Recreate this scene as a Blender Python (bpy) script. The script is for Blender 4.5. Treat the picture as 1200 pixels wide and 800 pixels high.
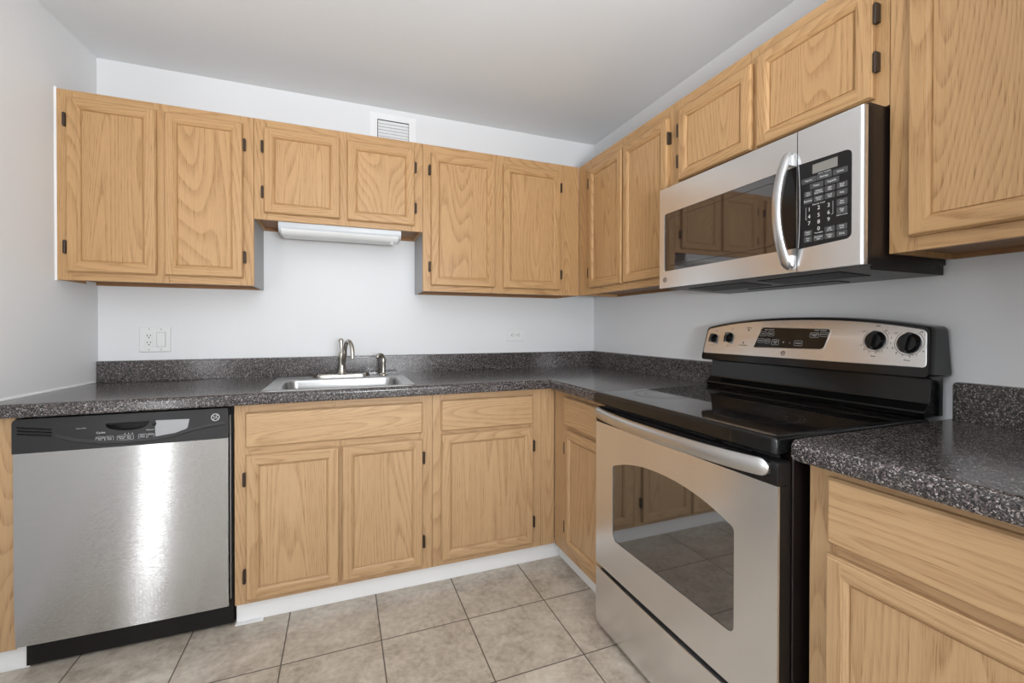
import bpy, bmesh, math, random
from mathutils import Matrix, Vector
for o in list(bpy.data.objects): bpy.data.objects.remove(o)
S = bpy.context.scene
COL = S.collection
PI = math.pi
random.seed(4)

# ------------------------------------------------------------------ camera
cam = bpy.data.objects.new('camera', bpy.data.cameras.new('camera')); COL.objects.link(cam)
def set_camera():
    yw, pt, rl = (math.radians(a) for a in (21.2661, -0.37284, 0.06134))
    F = Vector((math.sin(yw)*math.cos(pt), math.cos(yw)*math.cos(pt), math.sin(pt)))
    R = Vector((math.cos(yw), -math.sin(yw), 0)); U = R.cross(F)
    R2 = math.cos(rl)*R + math.sin(rl)*U; U2 = -math.sin(rl)*R + math.cos(rl)*U
    M = Matrix((R2, U2, -F)).transposed().to_4x4()
    M.translation = Vector((-1.58913, -2.55731, 1.16591))
    cam.matrix_world = M
    cam.data.sensor_width = 36.0; cam.data.lens = 512.786/1200*36
    cam.data.shift_y = -12.85/1200
    cam.data.clip_start = 0.02
set_camera(); S.camera = cam

# ------------------------------------------------------------------ world, lights, exposure
S.view_settings.view_transform = 'Standard'; S.view_settings.look = 'None'
S.view_settings.gamma = 1.0; S.view_settings.use_curve_mapping = False
S.view_settings.exposure = 0.0
W = bpy.data.worlds.new('world'); S.world = W; W.use_nodes = True
W.node_tree.nodes['Background'].inputs[0].default_value = (0.92, 0.96, 1.0, 1)
W.node_tree.nodes['Background'].inputs[1].default_value = 1.0
def area_light(name, loc, rot, sx, sy, power, col=(1, 1, 1)):
    d = bpy.data.lights.new(name, 'AREA'); d.shape = 'RECTANGLE'; d.size = sx; d.size_y = sy
    d.energy = power; d.color = col
    o = bpy.data.objects.new(name, d); COL.objects.link(o); o.location = loc; o.rotation_euler = rot
    return o
area_light('window_daylight', (-0.95, -4.36, 1.40), (PI/2, 0, 0), 1.5, 1.6, 36, (0.955, 0.975, 1.0))
area_light('side_window_daylight', (-3.335, -4.36, 1.12), (PI/2, 0, 0), 0.27, 2.05, 14, (0.95, 0.97, 1.0))
area_light('ceiling_fill', (-1.25, -3.30, 1.20), (PI-0.38, 0, 0), 0.45, 0.45, 70, (0.92, 0.962, 1.0))  # added upward fill behind the camera to brighten the ceiling; no real fixture
area_light('left_fill', (-4.05, -2.95, 1.50), (0, -PI/2, 0), 1.3, 1.1, 12, (0.95, 0.97, 1.0))  # added fill from the left to lift the right-hand cabinet fronts; no window here

# ------------------------------------------------------------------ materials
def new_mat(name):
    m = bpy.data.materials.new(name); m.use_nodes = True
    nt = m.node_tree; b = nt.nodes['Principled BSDF']
    return m, nt, b
def N(nt, t, **kw):
    n = nt.nodes.new(t)
    for k, v in kw.items():
        if k in ('operation', 'blend_type', 'data_type', 'feature', 'distance', 'noise_dimensions', 'direction_type', 'axis', 'vector_type'): setattr(n, k, v)
        else: n.inputs[k].default_value = v
    return n
def ramp(nt, src, stops):
    r = nt.nodes.new('ShaderNodeValToRGB')
    while len(r.color_ramp.elements) < len(stops): r.color_ramp.elements.new(0.5)
    for e, (p, c) in zip(r.color_ramp.elements, stops):
        e.position = p; e.color = (c[0], c[1], c[2], 1) if isinstance(c, tuple) else (c, c, c, 1)
    nt.links.new(src, r.inputs[0]); return r
def math_node(nt, op, a, b=None, c=None):
    n = nt.nodes.new('ShaderNodeMath'); n.operation = op
    for i, v in enumerate((a, b, c)):
        if v is None: continue
        if isinstance(v, (int, float)): n.inputs[i].default_value = v
        else: nt.links.new(v, n.inputs[i])
    return n.outputs[0]
def coords(nt, jitter=True):
    tc = nt.nodes.new('ShaderNodeTexCoord')
    if not jitter: return tc.outputs['Object']
    oi = nt.nodes.new('ShaderNodeObjectInfo')
    cx = nt.nodes.new('ShaderNodeCombineXYZ')
    nt.links.new(math_node(nt, 'MULTIPLY', oi.outputs['Random'], 37.0), cx.inputs[0])
    nt.links.new(math_node(nt, 'MULTIPLY', oi.outputs['Random'], 91.0), cx.inputs[1])
    nt.links.new(math_node(nt, 'MULTIPLY', oi.outputs['Random'], 53.0), cx.inputs[2])
    ad = nt.nodes.new('ShaderNodeVectorMath'); ad.operation = 'ADD'
    nt.links.new(tc.outputs['Object'], ad.inputs[0]); nt.links.new(cx.outputs[0], ad.inputs[1])
    return ad.outputs[0]
def scaled(nt, src, v):
    n = nt.nodes.new('ShaderNodeVectorMath'); n.operation = 'MULTIPLY'
    nt.links.new(src, n.inputs[0]); n.inputs[1].default_value = v
    return n.outputs[0]
def noise(nt, vec, scale, detail=2, rough=0.5, dist=0.0):
    n = nt.nodes.new('ShaderNodeTexNoise'); n.inputs['Scale'].default_value = scale
    n.inputs['Detail'].default_value = detail; n.inputs['Roughness'].default_value = rough
    n.inputs['Distortion'].default_value = dist
    nt.links.new(vec, n.inputs['Vector']); return n.outputs['Fac']
def bump(nt, b, h, strength, dist):
    n = nt.nodes.new('ShaderNodeBump'); n.inputs['Strength'].default_value = strength; n.inputs['Distance'].default_value = dist
    nt.links.new(h, n.inputs['Height']); nt.links.new(n.outputs[0], b.inputs['Normal'])
def plain(name, col, rough=0.5, metal=0.0, spec=0.5, coat=0.0, ior=None):
    m, nt, b = new_mat(name)
    b.inputs['Base Color'].default_value = (*col, 1); b.inputs['Roughness'].default_value = rough
    b.inputs['Metallic'].default_value = metal; b.inputs['Specular IOR Level'].default_value = spec
    b.inputs['Coat Weight'].default_value = coat; b.inputs['Coat Roughness'].default_value = 0.03
    if ior: b.inputs['IOR'].default_value = ior
    v = noise(nt, coords(nt), 9, 3)                      # faint uneven wear in the finish
    r = nt.nodes.new('ShaderNodeMapRange')
    r.inputs['To Min'].default_value = max(0.0, rough*0.88); r.inputs['To Max'].default_value = min(1.0, rough*1.14)
    nt.links.new(v, r.inputs['Value']); nt.links.new(r.outputs[0], b.inputs['Roughness'])
    return m

def oak(name, axis, light=(0.560, 0.340, 0.158), dark=(0.290, 0.142, 0.052), rough=0.40):
    m, nt, b = new_mat(name)
    co = coords(nt)
    def sc(across, along):
        v = [across]*3; v['XYZ'.index(axis)] = along; return scaled(nt, co, tuple(v))
    v = noise(nt, sc(5.0, 0.50), 1.0, 1.0, 0.4, 0.15)
    rings = math_node(nt, 'FRACT', math_node(nt, 'MULTIPLY', v, 40.0))
    ringsr = ramp(nt, rings, [(0.0, 0.05), (0.45, 0.15), (0.80, 0.75), (0.90, 1.0), (1.0, 0.05)]).outputs[0]
    streak = noise(nt, sc(160, 2.2), 1.0, 3, 0.65)
    pores = ramp(nt, noise(nt, sc(620, 16), 1.0, 2, 0.5), [(0.52, 0.0), (0.66, 1.0)]).outputs[0]
    broad = noise(nt, sc(4.5, 0.9), 1.0, 2)
    a = math_node(nt, 'MULTIPLY', ringsr, 0.30)
    a = math_node(nt, 'MULTIPLY_ADD', streak, 0.42, a)
    pr = math_node(nt, 'MULTIPLY', pores, math_node(nt, 'MULTIPLY_ADD', ringsr, 0.52, 0.14))
    a = math_node(nt, 'ADD', a, pr)
    a = math_node(nt, 'MULTIPLY_ADD', broad, 0.30, math_node(nt, 'SUBTRACT', a, 0.20))
    mx = nt.nodes.new('ShaderNodeMix'); mx.data_type = 'RGBA'; mx.clamp_factor = True
    nt.links.new(a, mx.inputs[0]); mx.inputs[6].default_value = (*light, 1); mx.inputs[7].default_value = (*dark, 1)
    nt.links.new(mx.outputs[2], b.inputs['Base Color'])
    b.inputs['Roughness'].default_value = rough; b.inputs['Specular IOR Level'].default_value = 0.40
    bump(nt, b, pr, 0.10, 0.0015)
    return m
OAK_Z = oak('oak_upright_grain', 'Z'); OAK_X = oak('oak_level_grain', 'X')
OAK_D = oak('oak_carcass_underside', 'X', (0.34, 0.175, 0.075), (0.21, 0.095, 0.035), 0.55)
OAKS = [OAK_Z, OAK_X]
PALE_Z = oak('pale_oak_upright_grain', 'Z', (0.570, 0.374, 0.202), (0.315, 0.172, 0.076)); PALE_X = oak('pale_oak_level_grain', 'X', (0.570, 0.374, 0.202), (0.315, 0.172, 0.076))

def granite():
    m, nt, b = new_mat('speckled_granite_laminate')
    co = coords(nt, False)
    vo = nt.nodes.new('ShaderNodeTexVoronoi'); vo.inputs['Scale'].default_value = 400; vo.inputs['Randomness'].default_value = 1
    wob = nt.nodes.new('ShaderNodeTexNoise'); wob.inputs['Scale'].default_value = 220
    nt.links.new(co, wob.inputs['Vector'])
    ad = nt.nodes.new('ShaderNodeVectorMath'); ad.operation = 'MULTIPLY_ADD'
    nt.links.new(wob.outputs['Color'], ad.inputs[0]); ad.inputs[1].default_value = (0.006,)*3; nt.links.new(co, ad.inputs[2])
    nt.links.new(ad.outputs[0], vo.inputs['Vector'])
    sep = nt.nodes.new('ShaderNodeSeparateColor'); nt.links.new(vo.outputs['Color'], sep.inputs[0])
    r = ramp(nt, sep.outputs[0], [(0.0, (0.010, 0.009, 0.010)), (0.36, (0.024, 0.021, 0.022)), (0.58, (0.060, 0.049, 0.047)),
                                  (0.78, (0.115, 0.096, 0.091)), (0.90, (0.23, 0.20, 0.19)), (1.0, (0.40, 0.37, 0.36))])
    n2 = noise(nt, co, 900, 2)
    mx = nt.nodes.new('ShaderNodeMix'); mx.data_type = 'RGBA'; mx.blend_type = 'MULTIPLY'; mx.inputs[0].default_value = 0.6
    nt.links.new(r.outputs[0], mx.inputs[6]); nt.links.new(ramp(nt, n2, [(0.3, 0.45), (0.7, 1.4)]).outputs[0], mx.inputs[7])
    nt.links.new(mx.outputs[2], b.inputs['Base Color'])
    b.inputs['Roughness'].default_value = 0.17; b.inputs['Specular IOR Level'].default_value = 0.62
    return m
GRANITE = granite()

def steel(name, col=(0.60, 0.595, 0.585), rough=0.27, aniso=0.7, axis='X', rot=0.25, metal=1.0, fan=0.0):
    m, nt, b = new_mat(name)
    co = coords(nt)
    v = [700, 700, 700]; v['XYZ'.index(axis)] = 5.0
    br = noise(nt, scaled(nt, co, tuple(v)), 1.0, 2)
    c = ramp(nt, br, [(0.25, tuple(x*0.97 for x in col)), (0.75, tuple(min(1, x*1.03) for x in col))])
    nt.links.new(c.outputs[0], b.inputs['Base Color'])
    b.inputs['Metallic'].default_value = metal; b.inputs['Roughness'].default_value = rough
    b.inputs['Anisotropic'].default_value = aniso; b.inputs['Anisotropic Rotation'].default_value = rot
    t = nt.nodes.new('ShaderNodeTangent'); t.direction_type = 'RADIAL'; t.axis = 'Z'
    nt.links.new(t.outputs[0], b.inputs['Tangent'])
    if fan:                                              # fine horizontal brush lines fan reflections out vertically
        g = nt.nodes.new('ShaderNodeNewGeometry')
        cz = nt.nodes.new('ShaderNodeCombineXYZ')
        nt.links.new(math_node(nt, 'MULTIPLY', math_node(nt, 'SUBTRACT', noise(nt, scaled(nt, co, (90.0, 90.0, 9000.0)), 1.0, 1), 0.5), fan), cz.inputs[2])
        ad = nt.nodes.new('ShaderNodeVectorMath'); ad.operation = 'ADD'
        nt.links.new(g.outputs['Normal'], ad.inputs[0]); nt.links.new(cz.outputs[0], ad.inputs[1])
        nn = nt.nodes.new('ShaderNodeVectorMath'); nn.operation = 'NORMALIZE'
        nt.links.new(ad.outputs[0], nn.inputs[0]); nt.links.new(nn.outputs[0], b.inputs['Normal'])
    else: bump(nt, b, br, 0.012, 0.0004)
    return m
STEEL = steel('brushed_stainless_steel', (0.755, 0.752, 0.750), 0.24, 0.6, metal=0.92); STEEL_DW = steel('dishwasher_brushed_steel', (0.56, 0.56, 0.56), 0.20, 1.0, fan=1.9)
STEEL_SINK = steel('sink_satin_steel', (0.52, 0.52, 0.52), 0.34, 0.2)
SATIN = plain('satin_metal_handle', (0.60, 0.60, 0.60), 0.30, 1.0)
NICKEL = plain('brushed_nickel', (0.50, 0.47, 0.42), 0.24, 1.0)
PALE_NICKEL = plain('pale_nickel_plate', (0.78, 0.75, 0.68), 0.34, 1.0)
BRONZE = plain('dark_bronze_hinge', (0.060, 0.040, 0.027), 0.45, 0.5)
BLACK = plain('gloss_black_enamel', (0.006, 0.006, 0.006), 0.12, 0, 0.42)
BLACKP = plain('satin_black_plastic', (0.010, 0.009, 0.009), 0.36, 0, 0.28)
DWBLACK = plain('dark_grey_moulded_plastic', (0.026, 0.026, 0.027), 0.36, 0, 0.35)
VOID = plain('unlit_black_recess', (0.006, 0.006, 0.006), 0.8, 0, 0.1)
GLASS = plain('dark_tinted_oven_glass', (0.020, 0.019, 0.018), 0.03, 0, 0.5, 0, 2.6)
MWGLASS = plain('brown_tinted_microwave_glass', (0.022, 0.015, 0.013), 0.03, 0, 0.5, 0, 2.2)
CERAMIC = plain('black_ceramic_cooktop_glass', (0.012, 0.010, 0.010), 0.04, 0, 0.5, 0, 2.5)
RINGGREY = plain('grey_burner_print', (0.07, 0.065, 0.062), 0.12, 0, 0.5, 0, 1.8)
BROWNCASE = plain('dark_brown_painted_sheet_metal', (0.014, 0.009, 0.008), 0.30, 0, 0.35)
UNDERGREY = plain('grey_painted_underside', (0.13, 0.125, 0.12), 0.42, 0.3)
WHITEPL = plain('white_plastic', (0.80, 0.80, 0.79), 0.35)
WHITEENAMEL = plain('white_enamelled_metal', (0.54, 0.56, 0.58), 0.35)
WHITEPAINT = plain('white_gloss_paint', (0.86, 0.86, 0.86), 0.45)
LAMGREY = plain('grey_laminate_cabinet_side', (0.42, 0.415, 0.42), 0.5)
KEYGREY = plain('dark_grey_key', (0.055, 0.055, 0.056), 0.4)
LEGEND = plain('pale_grey_lettering', (0.55, 0.55, 0.55), 0.5)
INK = plain('black_printed_ink', (0.03, 0.03, 0.03), 0.5)
LCD = plain('grey_display_film', (0.20, 0.19, 0.17), 0.25)
RESIDUE = plain('grey_peeled_sticker_residue', (0.36, 0.36, 0.37), 0.6)
SLOT = plain('dark_socket_slot', (0.03, 0.03, 0.03), 0.7)

def paint(name, col, sc=55):
    m, nt, b = new_mat(name)
    co = coords(nt, False)
    f = noise(nt, co, 1.3, 3)
    c = ramp(nt, f, [(0.3, tuple(x*0.975 for x in col)), (0.7, col)])
    nt.links.new(c.outputs[0], b.inputs['Base Color'])
    b.inputs['Roughness'].default_value = 0.55; b.inputs['Specular IOR Level'].default_value = 0.35
    bump(nt, b, noise(nt, co, sc, 3), 0.05, 0.004)
    return m
WALL = paint('off_white_wall_paint', (0.79, 0.793, 0.797))
CEIL = paint('flat_white_ceiling_paint', (0.80, 0.815, 0.83))

TS, TX, TY = 0.3343, -1.7867, -0.8675
def tile():
    m, nt, b = new_mat('beige_ceramic_floor_tile')
    co = coords(nt, False)
    sp = nt.nodes.new('ShaderNodeSeparateXYZ'); nt.links.new(co, sp.inputs[0])
    u = math_node(nt, 'DIVIDE', math_node(nt, 'SUBTRACT', sp.outputs[0], TX), TS)
    v = math_node(nt, 'DIVIDE', math_node(nt, 'SUBTRACT', sp.outputs[1], TY), TS)
    du = math_node(nt, 'ABSOLUTE', math_node(nt, 'SUBTRACT', math_node(nt, 'FRACT', math_node(nt, 'ADD', u, 0.5)), 0.5))
    dv = math_node(nt, 'ABSOLUTE', math_node(nt, 'SUBTRACT', math_node(nt, 'FRACT', math_node(nt, 'ADD', v, 0.5)), 0.5))
    d = math_node(nt, 'MINIMUM', du, dv)
    g = ramp(nt, d, [(0.0045, 1.0), (0.0085, 0.0)]).outputs[0]
    cell = nt.nodes.new('ShaderNodeCombineXYZ')
    nt.links.new(math_node(nt, 'FLOOR', u), cell.inputs[0]); nt.links.new(math_node(nt, 'FLOOR', v), cell.inputs[1])
    wn = nt.nodes.new('ShaderNodeTexWhiteNoise'); nt.links.new(cell.outputs[0], wn.inputs['Vector'])
    off = nt.nodes.new('ShaderNodeVectorMath'); off.operation = 'MULTIPLY_ADD'
    nt.links.new(wn.outputs['Color'], off.inputs[0]); off.inputs[1].default_value = (8, 8, 8); nt.links.new(co, off.inputs[2])
    f1 = noise(nt, off.outputs[0], 9, 7, 0.62, 0.6); f2 = noise(nt, off.outputs[0], 48, 4, 0.6)
    f = math_node(nt, 'MULTIPLY_ADD', f2, 0.4, math_node(nt, 'MULTIPLY', f1, 0.6))
    f = math_node(nt, 'MULTIPLY_ADD', wn.outputs['Value'], 0.05, f)
    c = ramp(nt, f, [(0.36, (0.325, 0.270, 0.212)), (0.50, (0.480, 0.418, 0.345)), (0.66, (0.63, 0.565, 0.48))])
    mx = nt.nodes.new('ShaderNodeMix'); mx.data_type = 'RGBA'
    nt.links.new(g, mx.inputs[0]); nt.links.new(c.outputs[0], mx.inputs[6]); mx.inputs[7].default_value = (0.105, 0.085, 0.065, 1)
    nt.links.new(mx.outputs[2], b.inputs['Base Color'])
    nt.links.new(math_node(nt, 'MULTIPLY_ADD', g, 0.4, 0.36), b.inputs['Roughness'])
    bump(nt, b, math_node(nt, 'SUBTRACT', math_node(nt, 'MULTIPLY', f2, 0.12), g), 0.5, 0.0015)
    return m
TILE = tile()

# ------------------------------------------------------------------ mesh helpers
class MB:
    def __init__(s): s.v = []; s.f = []; s.m = []
    def quad(s, a, b, c, d, m=0): s.face((a, b, c, d), m)
    def face(s, pts, m=0):
        i = len(s.v); s.v += [tuple(p) for p in pts]; s.f.append(tuple(range(i, i+len(pts)))); s.m.append(m)
    def box(s, x0, x1, y0, y1, z0, z1, m=0):
        x0, x1 = sorted((x0, x1)); y0, y1 = sorted((y0, y1)); z0, z1 = sorted((z0, z1))
        i = len(s.v)
        s.v += [(x0,y0,z0),(x1,y0,z0),(x1,y1,z0),(x0,y1,z0),(x0,y0,z1),(x1,y0,z1),(x1,y1,z1),(x0,y1,z1)]
        for q in ((0,3,2,1),(4,5,6,7),(0,1,5,4),(1,2,6,5),(2,3,7,6),(3,0,4,7)):
            s.f.append(tuple(i+k for k in q)); s.m.append(m)
        return s
    def loft(s, rings, close=True, cap0=False, cap1=False, m=0):
        i = len(s.v); n = len(rings[0])
        for r in rings: s.v += [tuple(p) for p in r]
        for k in range(len(rings)-1):
            for j in range(n if close else n-1):
                a = i+k*n+j; b = i+k*n+(j+1) % n
                s.f.append((a, b, b+n, a+n)); s.m.append(m)
        if cap0: s.f.append(tuple(reversed(range(i, i+n)))); s.m.append(m)
        if cap1: s.f.append(tuple(range(i+(len(rings)-1)*n, i+len(rings)*n))); s.m.append(m)
        return s
    def prism(s, outline, y0, y1, m=0):                 # outline in (x,z), from y0 (front) to y1 (back)
        return s.loft([[(x, y0, z) for x, z in outline], [(x, y1, z) for x, z in outline]], True, True, True, m)
    def lathe(s, prof, c, axis='Z', n=20, m=0, capped=True):
        rings = []
        for r, h in prof:
            ring = []
            for k in range(n):
                a = 2*PI*k/n; p = (r*math.cos(a), r*math.sin(a), h)
                if axis == 'Y': p = (p[0], -p[2], p[1])
                if axis == 'X': p = (p[2], p[0], p[1])
                ring.append((c[0]+p[0], c[1]+p[1], c[2]+p[2]))
            rings.append(ring)
        return s.loft(rings, True, capped, capped, m)
    def tube(s, path, rad, n=12, m=0, sec=None):
        P = [Vector(p) for p in path]; rings = []
        up = None
        for k, p in enumerate(P):
            t = (P[min(k+1, len(P)-1)]-P[max(k-1, 0)]).normalized()
            if up is None: up = Vector((0, 0, 1)) if abs(t.z) < 0.9 else Vector((0, 1, 0))
            x = t.cross(up).normalized(); y = x.cross(t).normalized(); up = y
            r = rad[k] if isinstance(rad, (list, tuple)) else rad
            ra, rb = sec[k] if sec else (r, r)
            rings.append([p+x*ra*math.cos(2*PI*j/n)+y*rb*math.sin(2*PI*j/n) for j in range(n)])
        return s.loft(rings, True, True, True, m)
    def add_mesh(s, vs, fs, m=0):
        i = len(s.v); s.v += [tuple(p) for p in vs]
        for f in fs: s.f.append(tuple(i+k for k in f)); s.m.append(m)
        return s
    def build(s, name, mats, parent=None, bevel=0, smooth=35, fix=True, segs=2):
        me = bpy.data.meshes.new(name); me.from_pydata(s.v, [], s.f)
        for mm in (mats if isinstance(mats, list) else [mats]): me.materials.append(mm)
        for p, k in zip(me.polygons, s.m): p.material_index = k
        bm = bmesh.new(); bm.from_mesh(me)
        bmesh.ops.remove_doubles(bm, verts=bm.verts, dist=1e-6)
        if fix: bmesh.ops.recalc_face_normals(bm, faces=bm.faces)
        bm.to_mesh(me); bm.free()
        for p in me.polygons: p.use_smooth = True
        me.set_sharp_from_angle(angle=math.radians(smooth))
        o = bpy.data.objects.new(name, me); COL.objects.link(o)
        if parent: o.parent = parent
        if bevel:
            b = o.modifiers.new('edge_softening', 'BEVEL'); b.width = bevel; b.segments = segs; b.limit_method = 'ANGLE'; b.angle_limit = math.radians(40)
        wn = o.modifiers.new('even_shading', 'WEIGHTED_NORMAL'); wn.mode = 'FACE_AREA'; wn.weight = 80; wn.keep_sharp = True
        return o
def thing(name, label, cat, loc, rz=0, group=None):
    o = bpy.data.objects.new(name, None); COL.objects.link(o); o.empty_display_size = 0.1
    o.location = loc; o.rotation_euler = (0, 0, rz); o['label'] = label; o['category'] = cat
    if group: o['group'] = group
    return o
def tag(o, label, cat, group=None):
    o['label'] = label; o['category'] = cat
    if group: o['group'] = group
    return o
def struct(o): o['kind'] = 'structure'; return o
def rrect(cx, cy, hx, hy, r, n=6):
    pts = []
    for qx, qy, a0 in ((1, 1, 0), (-1, 1, PI/2), (-1, -1, PI), (1, -1, 1.5*PI)):
        for k in range(n+1):
            a = a0+PI/2*k/n
            pts.append((cx+qx*(hx-r)+r*math.cos(a), cy+qy*(hy-r)+r*math.sin(a)))
    return pts
def round_poly(pts, r, n=5):                            # round the corners of a polygon; r a number or one per corner
    out = []; L = len(pts)
    for i in range(L):
        p = Vector(pts[i]); a = Vector(pts[i-1])-p; b = Vector(pts[(i+1) % L])-p
        rr = r[i] if isinstance(r, (list, tuple)) else r
        if rr <= 0: out.append(tuple(p)); continue
        d = min(rr, a.length*0.48, b.length*0.48); s = p+a.normalized()*d; e = p+b.normalized()*d
        for k in range(n+1):
            t = k/n; out.append(tuple(s*(1-t)**2+p*2*t*(1-t)+e*t*t))
    return out
def plate_hole(mb, outer, inner, y0, y1, m=0):          # a slab in (x,z) with one hole
    bm = bmesh.new(); ed = []
    for loop in (outer, inner):
        vs = [bm.verts.new((x, y0, z)) for x, z in loop]
        ed += [bm.edges.new((vs[i], vs[(i+1) % len(vs)])) for i in range(len(vs))]
    bmesh.ops.triangle_fill(bm, use_beauty=True, use_dissolve=False, edges=ed)
    bm.verts.index_update()
    mb.add_mesh([v.co[:] for v in bm.verts], [[v.index for v in f.verts] for f in bm.faces], m); bm.free()
    for loop in (outer, inner):
        mb.loft([[(x, y0, z) for x, z in loop], [(x, y1, z) for x, z in loop]], True, False, False, m)
_txt = {}
def text_mesh(s, size):
    if (s, size) in _txt: return _txt[(s, size)]
    c = bpy.data.curves.new('lettering', 'FONT'); c.body = s; c.size = size; c.extrude = 0.00015; c.align_x = 'CENTER'; c.align_y = 'CENTER'
    c.resolution_u = 2; c.space_line = 0.85
    o = bpy.data.objects.new('lettering', c); COL.objects.link(o)
    bpy.context.view_layer.update()
    ev = o.evaluated_get(bpy.context.evaluated_depsgraph_get()); me = ev.to_mesh()
    r = ([v.co.copy() for v in me.vertices], [list(p.vertices) for p in me.polygons])
    ev.to_mesh_clear(); bpy.data.objects.remove(o); bpy.data.curves.remove(c)
    _txt[(s, size)] = r
    return r
def add_text(mb, s, size, x, y, z, m=0, tilt=None, squeeze=1.0):
    vs, fs = text_mesh(s, size)
    if tilt is None: pts = [(x+v.x*squeeze, y-0.00005-v.z, z+v.y) for v in vs]
    else: pts = [tilt(x+v.x*squeeze, z+v.y, 0.0002+v.z) for v in vs]
    mb.add_mesh(pts, fs, m)
def ring_poly(mb, cx, cz, r0, r1, y, n=28, m=0, a0=0, a1=2*PI, f=None):
    f = f or (lambda x, z: (x, y, z))
    full = abs(a1-a0-2*PI) < 1e-6; k = n if full else n+1
    i = len(mb.v)
    for r in (r0, r1):
        for j in range(k):
            a = a0+(a1-a0)*j/n; mb.v.append(f(cx+r*math.cos(a), cz+r*math.sin(a)))
    for j in range(n):
        b = (j+1) % k; mb.f.append((i+j, i+b, i+k+b, i+k+j)); mb.m.append(m)
def badge(parent, x, y, z, r, mats, f=None):            # round appliance emblem: ring with a scrolled monogram
    mb = MB()
    fy = f or (lambda a, c, h=0.0: (a, y-0.0006-h, c))
    ring_poly(mb, x, z, r*0.80, r, 0, 28, 0, f=lambda a, c: fy(a, c))
    for k in range(4):
        a = PI/4+k*PI/2
        ring_poly(mb, x+0.62*r*math.cos(a), z+0.62*r*math.sin(a), r*0.10, r*0.20, 0, 12, 0, -PI*0.2+a, PI*1.1+a, f=lambda a, c: fy(a, c))
    vs, fs = text_mesh('GE', r*1.05)
    mb.add_mesh([fy(x+v.x*0.8, z+v.y) for v in vs], fs, 0)
    return mb.build('emblem', mats, parent, fix=False)

# ------------------------------------------------------------------ room shell
H = 2.3958
def lx(y): return -2.630+0.073*y                         # the left wall runs slightly out of square
def build_room():
    b = MB().box(-4.2, 0.15, -4.5, 0.15, -0.10, 0.0); struct(b.build('floor', TILE))
    b = MB().box(-4.2, 0.15, -4.5, 0.15, H, H+0.1); struct(b.build('ceiling', CEIL))
    b = MB().box(-2.80, 0.12, 0.0, 0.12, 0.0, H); struct(b.build('wall_back', WALL))
    b = MB().box(0.0, 0.12, -4.4, 0.0, 0.0, H); struct(b.build('wall_right', WALL))
    b = MB()
    def seg(y0, y1, z0, z1):
        b.loft([[(lx(y0), y0, z0), (lx(y1), y1, z0), (lx(y1)-0.12, y1, z0), (lx(y0)-0.12, y0, z0)],
                [(lx(y0), y0, z1), (lx(y1), y1, z1), (lx(y1)-0.12, y1, z1), (lx(y0)-0.12, y0, z1)]], True, True, True)
    seg(0, -2.11, 0, H)
    struct(b.build('wall_left', WALL))
    b = MB()
    for x0, x1, z0, z1 in ((-4.2, -3.485, 0, H), (-3.185, -1.75, 0, H), (-3.485, -3.185, 2.16, H), (-3.485, -3.185, 0, 0.08), (-0.15, 0.12, 0, H), (-1.75, -0.15, 0, 0.55), (-1.75, -0.15, 2.25, H)):
        b.box(x0, x1, -4.42, -4.30, z0, z1)
    struct(b.build('wall_front', WALL))
    b = MB().box(-0.70, -0.0005, -2.56, -2.435, 0.001, H-0.001); struct(b.build('wall_light_block', WALL))  # unseen wall stub, added to keep direct light off the right wall
    b = MB().box(-4.2, -4.1, -4.3, 0.15, 0, H); struct(b.build('wall_hall', WALL))
    b = MB()
    for x0, x1, z0, z1 in ((-1.75, -1.69, 0.55, 2.25), (-0.21, -0.15, 0.55, 2.25), (-1.69, -0.21, 0.55, 0.61), (-1.69, -0.21, 2.19, 2.25), (-0.98, -0.92, 0.61, 2.19)):
        b.box(x0, x1, -4.33, -4.28, z0, z1)
    struct(b.build('window_1', WHITEPAINT))
    b = MB()
    for x0, x1, z0, z1 in ((-3.485, -3.472, 0.08, 2.16), (-3.198, -3.185, 0.08, 2.16), (-3.472, -3.198, 0.08, 0.095), (-3.472, -3.198, 2.145, 2.16)):
        b.box(x0, x1, -4.33, -4.28, z0, z1)
    struct(b.build('window_2', WHITEPAINT))
    # recessed toe boards, painted white
    b = MB().box(-1.976, -0.553, -0.565, -0.553, 0.001, 0.088)
    i = random.Random(3)
    b.prism([(-1.978+0.012*k, 0.001) for k in range(9)] + [(-1.978+0.012*k, 0.004+0.004*i.random()) for k in range(8, -1, -1)], -0.585, -0.566)
    struct(b.build('baseboard_back', WHITEPAINT))
    struct(MB().box(-0.5530, -0.5385, -1.083, -0.5655, 0.001, 0.088).build('baseboard_right', WHITEPAINT))
    struct(MB().box(-2.70, -2.5885, -0.565, -0.545, 0.001, 0.088).build('baseboard_left', WHITEPAINT))
    struct(MB().box(-0.5530, -0.5385, -2.41, -1.880, 0.001, 0.088).build('trim_1', WHITEPAINT))
    # paint and sealant lines at the left wall
    struct(MB().loft([[(-2.6540, -0.2800, z), (-2.6505, -0.2800, z), (-2.6445, -0.2746, z), (-2.6495, -0.2746, z)] for z in (1.353, 1.7, 2.121)], True, True, True).build('trim_2', WHITEPAINT))
    b = MB()
    ys = [-0.03-0.6*k/20 for k in range(21)]
    b.loft([[(lx(y)-0.003, y, 0.9145), (lx(y)+0.006, y, 0.9145), (lx(y)+0.004, y, 0.921), (lx(y)-0.003, y, 0.924)] for y in ys], True, True, True)
    struct(b.build('trim_3', WHITEPAINT))
build_room()

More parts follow.
